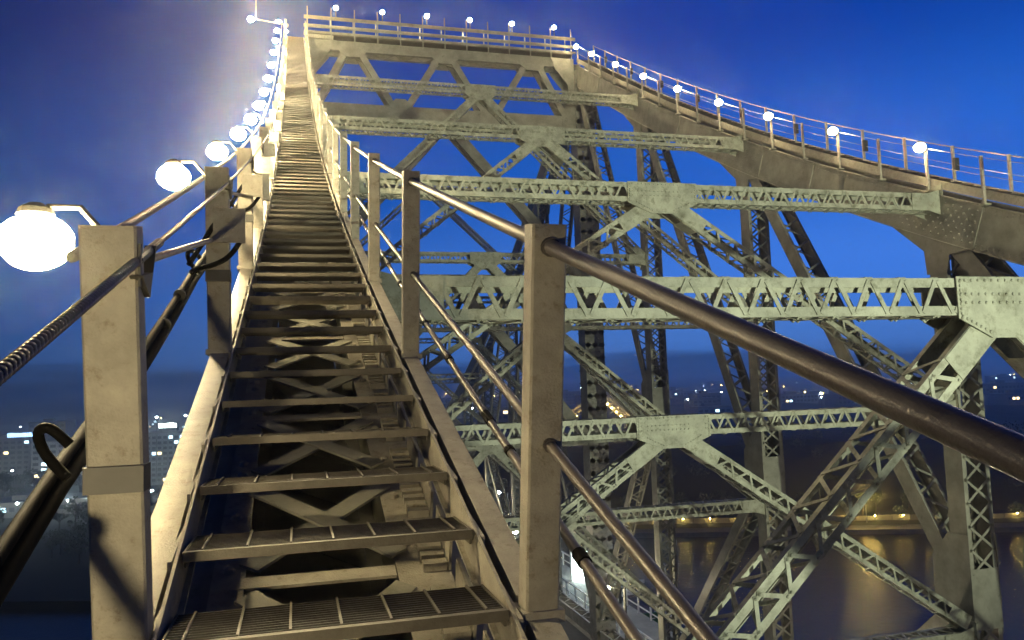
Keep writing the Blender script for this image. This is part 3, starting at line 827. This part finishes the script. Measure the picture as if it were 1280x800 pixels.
for (px, yv) in ((1158, 18.6), (1054, 22.3), (976, 25.9), (919, 29.4), (870, 33.0), (829, 36.6), (796, 40.1), (769, 43.6), (750, 46.2)):
    RL.append(yv)
for y in RL:
    lamp((XR - .74, y, Zw(y) + .92), 'bright round lamp on the railing of the opposite walkway', 'lamps along the opposite walkway', s=1.55, rz=R(-45), mount='rear')

# ------------------------------------------------------------------ the catwalk across the portal
pw = empty('portal_catwalk', (XM, YP, 21.2), 'lit railed catwalk running across the top of the portal', 'catwalk')
mb = MB(); mb.box(XL + .7, XR - .7, YP - .6, YP + .5, 21.2, 21.26); mb.build('deck', M['tread'], pw)
for yy in (YP - .62, YP + .52):
    for zz, h in ((21.265, .13), (21.62, .16), (22.12, .20)):
        mb = MB(); mb.box(XL + .5, XR - .5, yy - .03, yy + .03, zz, zz + h); mb.build('rail', M['chord'], pw)
    x = 1.08 - .28
    while x < XR - .6:
        mb = MB(); mb.box(x - .03, x + .03, yy - .075, yy - .032, 20.75, 22.85); mb.build('post', M['chord'], pw); x += 1.365
for x in (2.45, 5.2, 7.9, 10.6, 13.3, 16.1):
    lamp((x, YP - .63, 22.9), 'bright round lamp standing on the portal catwalk railing', 'lamps across the portal', s=1.3, shield='none', mount='stem')
mb = MB(); mb.box(XL + .62, XL + 2.2, YP - .62, YP + .4, 20.97, 21.19); mb.build('landing', M['post'], pw)
# beacon arm standing out beside the stair head
ar = empty('beacon_arm', (-2.0, YP - 2.4, 20.0), 'thin arm with a small bright lamp standing out from the stair head', 'lamp arm')
mb = MB(); mb.tube([(-.5, YP - 2.5, 20.75), (-2.2, YP - 2.5, 20.95)], .035, 8); mb.tube([(-2.0, YP - 2.5, 20.9), (-2.0, YP - 2.5, 23.0), (-1.8, YP - 2.5, 23.35), (-1.3, YP - 2.5, 23.4)], .02, 8); mb.build('arm', M['post'], ar)
mb = MB(); mb.ell((-2.28, YP - 2.5, 20.9), .16, .16, .13, 10, 6); mb.build('globe', M['globe'], ar, smooth=True)

# ------------------------------------------------------------------ floodlights fixed to the bridge lower down the slope
def floodlight(loc, aim, power, size, label, blend=.6):
    loc, aim = V(loc), V(aim); d = (aim - loc).normalized()
    e = empty('floodlight', loc, label, 'floodlight')
    sd = d.cross(V((0, 0, 1))).normalized(); up = sd.cross(d)
    mb = MB(); mb.bar(loc - d * .35, loc - d * .04, sd, up, -.28, .28, -.2, .2); mb.build('housing', M['fixture'], e)
    mb = MB(); mb.bar(loc - d * .2 - V((0, 0, .6)), loc - d * .2 - V((0, 0, .21)), sd, d, -.05, .05, -.05, .05); mb.build('bracket', M['fixture'], e)
    ld = bpy.data.lights.new('beam', 'SPOT'); ld.energy = power; ld.color = (.93, 1.0, .68); ld.spot_size = R(size); ld.spot_blend = blend; ld.shadow_soft_size = .25
    lo = bpy.data.objects.new('beam', ld); COL.objects.link(lo); lo.parent = e; lo.matrix_parent_inverse = e.matrix_basis.inverted()
    lo.matrix_basis = Matrix(((sd.x, up.x, -d.x, loc.x), (sd.y, up.y, -d.y, loc.y), (sd.z, up.z, -d.z, loc.z), (0, 0, 0, 1)))
floodlight((14.5, -15.0, -4.4), (12.2, 20, 7.5), 44000, 60, 'floodlight on the cross frame behind the climbers aimed up the bridge')

def at(px, py, Y):
    d = FW + RT * ((px - 640) / 1002.4) + UP * ((400 - py) / 1002.4); return d * (Y / d.y)
def z_at(x, Y): return land_z(x, Y - bank(x))

# ------------------------------------------------------------------ road deck of the bridge
mb = MB(); mb.box(-4.2, 22.5, -30, 330, ZDECK - 1.4, ZDECK - .5); mb.build('bridge_deck', M['concrete'], None, 'structure')
mb = MB(); mb.box(1.0, 17.2, -30, 330, ZDECK - .5 + .004, ZDECK - .48); mb.build('road', M['asphalt'], None, 'structure')
for x in (3.7, 6.4, 9.1, 11.8, 14.5):
    mb = MB(); yy = 20
    while yy < 200: mb.box(x - .07, x + .07, yy, yy + 3, ZDECK - .476, ZDECK - .474); yy += 9
    mb.build('lane_marking', M['line'], None, 'structure')
for x in (19.2, 22.3, -1.2, -4.0):
    e = empty('deck_railing', (x, 60, ZDECK - .5), {19.2: 'pale steel railing between the deck footway and the roadway beside the far truss', 22.3: 'pale steel railing on the outer edge of the footway beyond the far truss',
        -1.2: 'pale steel railing between the roadway and footway below the stairway', -4.0: 'pale steel railing on the outer footway edge below the lamps'}[x], 'railing')
    mb = MB(); mb.box(x - .04, x + .04, 10, 300, ZDECK + .55, ZDECK + .65); mb.build('top_rail', M['white_paint'], e)
    mb = MB(); mb.box(x - .03, x + .03, 10, 300, ZDECK - .05, ZDECK + .02); mb.build('mid_rail', M['white_paint'], e)
    mb = MB(); yy = 10
    while yy < 300: mb.box(x - .05, x + .05, yy, yy + .1, ZDECK - .495, ZDECK + .545); yy += 2
    mb.build('posts', M['white_paint'], e, 'stuff')
def deck_lamp(x, y, h, label, grp, m='dot_white', r=.22):
    z = ZDECK - .5; e = empty('street_lamp', (x, y, z), label, 'street lamp', grp)
    mb = MB(); mb.tube([(x, y, z), (x, y, z + h)], .09, 8, rs=[.10, .07]); s = -1 if x > 9 else 1
    mb.tube([(x, y, z + h - .1), (x + s * .9, y, z + h + .1)], .04, 6); mb.build('pole', M['fixture'], e)
    mb = MB(); mb.ell((x + s * 1.0, y, z + h), r, r, r * .7, 8, 6); mb.build('lamp_head', M[m], e, smooth=True)
for y in (46, 53.5, 70, 84, 108, 136): deck_lamp(21.6, y, 4.5, 'white street lamp standing on the outer footway of the bridge deck', 'street lamps along the bridge footway')
for y in (4, 22, 40, 58, 76, 94):
    for x in (16.4,): deck_lamp(x, y, 5.0, 'warm white street lamp beside the roadway under the trusses', 'street lamps along the bridge roadway', 'deck_globe', .2)
# sign gantry over the footway side of the deck
sg = empty('sign_gantry', (20.5, 63, ZDECK - .5), 'white sign gantry with lit panel and green road sign on the deck', 'sign')
pa = at(741, 708, 62)
mb = MB(); mb.box(pa.x - 1.55, pa.x + 1.2, 62.0, 62.15, pa.z - 1.3, pa.z + 1.2); mb.build('lit_panel', M['sign_white'], sg)
for px in (-1.6, 1.5):
    mb = MB(); mb.box(pa.x + px - .15, pa.x + px + .15, 62.2, 62.5, ZDECK - 1.2, pa.z + 1.5); mb.build('post', M['white_paint'], sg)
mb = MB(); mb.box(pa.x - 5.5, pa.x + 4.5, 62.2, 62.4, pa.z - 1.75, pa.z - 1.5); mb.box(pa.x - 5.5, pa.x + 4.5, 62.2, 62.4, pa.z - 2.6, pa.z - 2.4)
for k in range(20): mb.bar(V((pa.x - 5.5 + k * .5, 62.3, pa.z - 2.4)), V((pa.x - 5.25 + k * .5 * 1.0, 62.3, pa.z - 1.75)), V((1, 0, 0)), V((0, 1, 0)), -.03, .03, -.03, .03)
mb.build('truss_arm', M['white_paint'], sg)
gp = at(803, 782, 55)
for (q, w) in ((at(805, 783, 55), 1.5), (at(697, 762, 58), 1.0)):
    mb = MB(); mb.box(q.x - w, q.x + w, q.y, q.y + .1, q.z - .9, q.z + .9); mb.build('green_panel', M['green_sign'], sg)
    for k in (-1, 1): 
        mb = MB(); mb.box(q.x + k * w * .7 - .06, q.x + k * w * .7 + .06, q.y + .12, q.y + .24, ZDECK - 4, q.z + .9); mb.build('post', M['white_paint'], sg)
    mb = MB(); mb.box(q.x - w * .8, q.x + w * .6, q.y - .012, q.y - .002, q.z + .45, q.z + .52); mb.build('border', M['line'], sg)

# ------------------------------------------------------------------ promenade on the far bank below the cliff
def bank_pt(x, d, z=0): return V((x, 305 - .37 * x + d, z))
bu = V((1, -.37, 0)).normalized(); bn = V((.37, 1, 0)).normalized()
def bank_strip(name, x0, x1, d0, d1, z0, z1, m, kind='structure', parent=None, **kw):
    mb = MB(); a, b = bank_pt(x0, 0), bank_pt(x1, 0)
    mb.hexa([a + bn * d0 + V((0, 0, z0)), b + bn * d0 + V((0, 0, z0)), b + bn * d1 + V((0, 0, z0)), a + bn * d1 + V((0, 0, z0)),
             a + bn * d0 + V((0, 0, z1)), b + bn * d0 + V((0, 0, z1)), b + bn * d1 + V((0, 0, z1)), a + bn * d1 + V((0, 0, z1))])
    return mb.build(name, M[m], parent, kind, **kw)
bank_strip('promenade', 46, 420, -6, 9, -53, -50.4, 'concrete')
pwall = empty('retaining_wall', bank_pt(180, 9, -50.4), 'long pale panelled wall behind the lit riverside promenade', 'wall')
for i in range(64):
    x = 40 + i * 5.8
    if x > 405: break
    bank_strip('wall_panel', x, x + 5.6, 8.6, 9.4, -50.39, -48.2 + .15 * math.sin(i * 1.7), 'concrete', None, pwall)
for i in range(40):
    x = 50 + i * 8.8; p = bank_pt(x, 0) + bn * 7.4
    e = empty('path_lamp', (p.x, p.y, -50.4), 'low amber lamp post beside the wall of the riverside promenade', 'street lamp', 'lamps along the promenade')
    mb = MB(); mb.tube([(p.x, p.y, -50.4), (p.x, p.y, -48.3)], .06, 6); mb.build('pole', M['fixture'], e)
    mb = MB(); mb.ell((p.x, p.y, -48.15), .17, .17, .13, 8, 5); mb.build('lamp_head', M['path_globe'], e, smooth=True)
p = bank_pt(187, 0) + bn * 4
e = empty('mast', (p.x, p.y, -50.4), 'slender white mast on the riverside promenade', 'mast')
mb = MB(); mb.tube([(p.x, p.y, -50.4), (p.x, p.y, -42)], .16, 8); mb.build('pole', M['white_paint'], e)
mb = MB(); mb.ell((p.x, p.y, -41.6), .6, .6, .55, 8, 6); mb.build('lamp_head', M['path_globe'], e)
# scrub and trees covering the cliff: one mass of leaf faces
def leaf_mass(name, fn, count, size, parent=None, **kw):
    mb = MB()
    for _ in range(count):
        c = fn(); a = V((random.gauss(0, 1), random.gauss(0, 1), random.gauss(0, 1))).normalized(); b = a.orthogonal().normalized()
        s = size * random.uniform(.5, 1.3); c2 = a.cross(b)
        mb.add([c - b * s, c + c2 * s * .6, c + b * s, c - c2 * s * .6], [(0, 1, 2, 3)])
    return mb.build(name, M['leaf'], parent, **kw)
clumps = []
for _ in range(230):
    x = random.uniform(35, 430); d = random.uniform(13, 62); clumps.append((x, d, random.uniform(1.8, 4.6)))
def cliff_leaf():
    x, d, r = random.choice(clumps); q = V((random.gauss(0, 1), random.gauss(0, 1), random.gauss(0, 1))).normalized() * r * random.uniform(.5, 1)
    return V((x, bank(x) + d, land_z(x, d) + r * .7)) + q
leaf_mass('cliff_scrub', cliff_leaf, 26000, .55, kind='stuff', label='dark scrub and trees covering the cliff above the promenade', cat='scrub')

# ------------------------------------------------------------------ trees and buildings of the city
def tree(x, y, z, h, label, grp):
    e = empty('tree', (x, y, z), label, 'tree', grp)
    mb = MB(); mb.tube([(x, y, z - .5), (x + .1, y, z + h * .3), (x + .3, y, z + h * .6)], .3, 7, rs=[h * .035, h * .025, h * .012])
    for k in range(4):
        a = random.uniform(0, 6.3); mb.tube([(x + .1, y, z + h * (.28 + .06 * k)), (x + math.cos(a) * h * .22, y + math.sin(a) * h * .22, z + h * (.5 + .08 * k))], .1, 5, rs=[h * .018, h * .006])
    mb.build('trunk', M['bark'], e)
    cl = [(V((x + random.gauss(0, h * .17), y + random.gauss(0, h * .17), z + h * random.uniform(.42, .9))), h * random.uniform(.10, .19)) for _ in range(11)]
    def fn():
        c, r = random.choice(cl); return c + V((random.gauss(0, 1), random.gauss(0, 1), random.gauss(0, .8))).normalized() * r * random.uniform(.45, 1.05)
    leaf_mass('crown', fn, 620, h * .045, e)
def building(px0, px1, pyt, Y, depth, m, fl, wx, lit, label, grp=None, base=None, balcony=False, cool=.6):
    a, b = at(px0, 520, Y), at(px1, 520, Y); top = at((px0 + px1) / 2, pyt, Y).z
    x0, x1 = a.x, b.x; zb = (z_at((x0 + x1) / 2, Y) if base is None else base) - 2
    e = empty('building', ((x0 + x1) / 2, Y, zb), label, 'building', grp)
    mb = MB(); mb.box(x0, x1, Y, Y + depth, zb, top); mb.build('wall', M[m], e)
    mb = MB(); mb.box(x0 - .3, x1 + .3, Y - .3, Y + depth + .3, top + .002, top + .5); mb.box(x0 + (x1 - x0) * .3, x0 + (x1 - x0) * .55, Y + depth * .3, Y + depth * .6, top + .502, top + 2.6); mb.build('roof', M['wall_b'], e)
    nf = max(1, int((top - zb - 3) / fl)); nw = max(1, int((x1 - x0) / wx)); dk, lc, lw, bl = MB(), MB(), MB(), MB()
    sx = (x1 - x0) / nw
    for i in range(nf):
        z = top - 1.0 - (i + 1) * fl + fl * .28
        for j in range(nw):
            r = random.random(); t_ = dk if r > lit else (lc if random.random() < cool else lw)
            t_.box(x0 + sx * (j + .18), x0 + sx * (j + .82), Y - .06, Y - .02, z, z + fl * .5)
        bl.box(x0 - .1, x1 + .1, Y - (1.2 if balcony else .16), Y - .002, z - .3, z - .12)
    if balcony:
        for j in range(0, nw + 1, 2): bl.box(x0 + sx * j - .12, x0 + sx * j + .12, Y - 1.19, Y - .003, zb + 3, top - .1)
    for q, nm, mm in ((dk, 'dark_windows', 'glass_dark'), (lc, 'lit_windows', 'lit_cool'), (lw, 'lit_windows', 'lit_warm'), (bl, 'ledges', m)):
        if q.v: q.build(nm, M[mm], e, 'stuff')
    return e, x0, x1, top
def lit_sign(px0, px1, py0, py1, Y, label, m='sign_blue'):
    a, b = at(px0, py1, Y), at(px1, py0, Y); x0, x1, z0, z1 = a.x, b.x, a.z, b.z
    e = empty('rooftop_sign', ((x0 + x1) / 2, Y, z0 - 1), label, 'sign')
    mb = MB(); mb.box(x0 - .3, x1 + .3, Y + .1, Y + .3, z0 - .2, z1 + .2); mb.build('board', M['wall_b'], e)
    n = max(3, int((px1 - px0) / 3)); w = (x1 - x0) / n
    for k in range(n):   # blurred bright letters, too far to read
        mb = MB(); mb.box(x0 + w * (k + .1), x0 + w * (k + .85), Y - .05, Y + .09, z0, z0 + (z1 - z0) * random.uniform(.75, 1)); mb.build('letter', M[m], e)
    for k in (.15, .85):
        mb = MB(); mb.box(x0 + (x1 - x0) * k - .15, x0 + (x1 - x0) * k + .15, Y + .31, Y + .6, z0 - 3, z1); mb.build('support', M['fixture'], e)
building(-30, 38, 549, 620, 30, 'wall_b', 3.4, 4.0, .10, 'dark brown office block under the blue rooftop sign')
building(36, 82, 528, 700, 30, 'wall_b', 3.6, 4.2, .03, 'tall dark block behind the row of pale-windowed houses')
building(40, 104, 552, 560, 24, 'wall_c', 3.6, 4.4, .25, 'pale grey building with rows of windows above the trees', cool=.8)
building(80, 140, 545, 900, 30, 'wall_a', 3.4, 4.0, .08, 'low grey block on the skyline beside the dark tower')
building(168, 258, 541, 500, 30, 'wall_a', 3.0, 2.8, .17, 'grey apartment block with balconies under the white rooftop sign', balcony=True, cool=.8)
building(258, 330, 548, 640, 30, 'wall_b', 3.2, 3.6, .10, 'brown block beyond the balcony apartments')
building(-40, 122, 628, 400, 26, 'wall_b', 3.6, 3.2, .30, 'long low riverside building with lit lower windows', cool=.9)
building(150, 205, 628, 420, 20, 'wall_b', 3.4, 3.4, .12, 'small low riverside building at the foot of the apartment block', cool=.9)
lit_sign(9, 42, 540, 547, 618, 'blue lit rooftop sign on the dark brown office block')
lit_sign(198, 221, 528, 535, 498, 'white lit rooftop sign on the balcony apartments', 'sign_white')
for (px, py, Y) in ((177, 537, 520), (196, 522, 560), (232, 520, 560)):
    q = at(px, py, Y); e = empty('light_mast', (q.x, Y, q.z - 14), 'tall mast with a blue-white floodlight among the rooftops', 'street lamp', 'light masts among the rooftops')
    mb = MB(); mb.tube([(q.x, Y, q.z - 16), (q.x, Y, q.z)], .18, 6); mb.build('pole', M['fixture'], e)
    mb = MB(); mb.ell((q.x, Y, q.z + .3), .8, .5, .5, 8, 6); mb.build('lamp_head', M['dot_white'], e)
building(845, 874, 497, 700, 30, 'wall_b', 3.2, 3.4, .06, 'dark tower block standing alone on the skyline past the cliff')
building(1036, 1072, 500, 640, 30, 'wall_b', 3.2, 3.4, .05, 'wide dark block on the skyline behind the near brace')
building(1262, 1330, 492, 420, 24, 'wall_a', 3.0, 3.0, .22, 'grey block with lit windows at the cliff top beyond the nearest column', cool=.2)
for k in range(110):
    px = random.uniform(-60, 1340); Y = random.choice([480, 560, 680, 820, 1000, 1250, 1500]) + random.uniform(0, 90)
    if -60 < px < 330 and Y < 800: continue
    hz = 486 - (px - 640) * .0327; x = at(px, 500, Y).x
    zb = z_at(x, Y); zt = zb + random.uniform(6, 15); d_ = FW * 1
    pt = 400 - 1002.4 * (V((x, Y, zt)).dot(UP) / V((x, Y, zt)).dot(FW))
    w = random.uniform(7, 16) * 1002 / Y
    building(px - w, px + w, pt, Y, 16, random.choice(['wall_a', 'wall_b', 'wall_b']), 3.3, 3.6, random.uniform(.04, .16), 'distant city building with a few lit windows', 'distant buildings beyond the river', cool=.45)
for k in range(90):
    px = random.uniform(-40, 1320); Y = random.uniform(430, 1500); x = at(px, 500, Y).x; z = z_at(x, Y)
    e = empty('street_lamp', (x, Y, z), 'distant street lamp between the buildings beyond the river', 'street lamp', 'distant street lamps')
    h = random.uniform(6, 14); r = random.uniform(.35, .8)
    mb = MB(); mb.tube([(x, Y, z - 1), (x, Y, z + h)], .12, 5); mb.build('pole', M['fixture'], e)
    mb = MB(); mb.ell((x, Y, z + h), r, r, r * .8, 6, 4); mb.build('lamp_head', M[random.choice(['dot_white', 'dot_white', 'dot_warm'])], e)
for (px, Y, h) in ((6, 470, 15), (30, 480, 17), (55, 470, 15), (80, 480, 16), (100, 470, 14), (18, 440, 11), (66, 445, 12), (95, 360, 12), (75, 352, 10), (110, 350, 11), (58, 356, 9), (185, 380, 9), (205, 385, 10), (168, 380, 9), (225, 400, 12)):
    x = at(px, 600, Y).x; tree(x, Y, z_at(x, Y), h, 'dark round-crowned tree among the riverside buildings', 'trees on the river bank')
for (px, dd) in ((1130, 14), (1108, 12), (935, 14), (1170, 13), (985, 14), (880, 15)):
    x = 120 + (px - 820) * .25; tree(x, bank(x) + dd, -48, 9, 'dark tree standing behind the promenade wall', 'trees behind the promenade')
for (px, Y, h) in ((-12, 392, 7), (22, 391, 7), (52, 392, 7), (86, 391, 7), (112, 390, 7), (160, 410, 7), (190, 409, 7), (212, 470, 9), (180, 472, 9), (240, 470, 9), (15, 545, 9), (60, 540, 9), (95, 542, 9), (-5, 600, 10), (130, 560, 9)):
    x = at(px, 600, Y).x; z = z_at(x, Y)
    e = empty('street_lamp', (x, Y, z), 'white street lamp on the river bank among the riverside buildings', 'street lamp', 'street lamps on the near river bank')
    mb = MB(); mb.tube([(x, Y, z - 1), (x, Y, z + h)], .12, 5); mb.build('pole', M['fixture'], e)
    mb = MB(); mb.ell((x, Y, z + h), .6, .5, .35, 8, 5); mb.build('lamp_head', M['dot_street'], e)
for k in range(26):
    px = random.uniform(-30, 235); Y = random.uniform(235, 365); x = at(px, 640, Y).x
    if bank(x) + 6 < Y: tree(x, Y, z_at(x, Y), random.uniform(7, 12), 'dark leafy tree in the park along the river bank', 'park trees along the river')
# lit lattice roof on the far cliff top
gr = empty('lattice_roof', at(757, 520, 330), 'golden lit lattice gable roof seen through the far trusses', 'roof')
A, Pk, B = at(690, 532, 330), at(757, 491, 330), at(802, 531, 330)
for p, q in ((A, Pk), (Pk, B)):
    d = (q - p); n = 16; up = V((0, 0, 2.6)); mb = MB()
    for dy in (0, 7):
        o = V((0, dy, 0)); mb.tube([p + o, q + o], .26, 5); mb.tube([p + o - up, q + o - up], .26, 5)
        for k in range(n):
            a, b = p + d * (k / n) + o, p + d * ((k + 1) / n) + o
            mb.tube([a - up, (a + b) / 2], .17, 4); mb.tube([(a + b) / 2, b - up], .17, 4)
    for k in range(n + 1):
        a = p + d * (k / n); mb.tube([a, a + V((0, 7, 0))], .12, 4)
    mb.build('truss', M['wall_c'], gr)
for q in (A, Pk, B):
    mb = MB(); mb.tube([V((q.x, q.y + 3, -30)), q - V((0, -3, 2.6))], .35, 6); mb.build('post', M['wall_c'], gr)
for k in range(17):
    u = k / 16; q = A + (Pk - A) * (u * 2) if u < .5 else Pk + (B - Pk) * (u * 2 - 1)
    mb = MB(); mb.ell(q + V((0, 3.5, -3.2)), .42, .42, .34, 6, 4); mb.build('lamp_head', M['dot_warm'], gr)

# ------------------------------------------------------------------ thin volume added to imitate lens glow round the lamps
hz = MB(); hz.box(-8800, 8800, -3000, 9000, -53.2, 28)
hm = bpy.data.materials.new('glow_volume'); hm.use_nodes = True; t = hm.node_tree; t.nodes.clear()
o_ = t.nodes.new('ShaderNodeOutputMaterial'); pv = t.nodes.new('ShaderNodeVolumePrincipled')
pv.inputs['Color'].default_value = (.9, .93, 1, 1); pv.inputs['Density'].default_value = HAZE; pv.inputs['Anisotropy'].default_value = .9
t.links.new(pv.outputs[0], o_.inputs['Volume'])
ho_ = hz.build('glow_haze', hm, None, 'stuff')
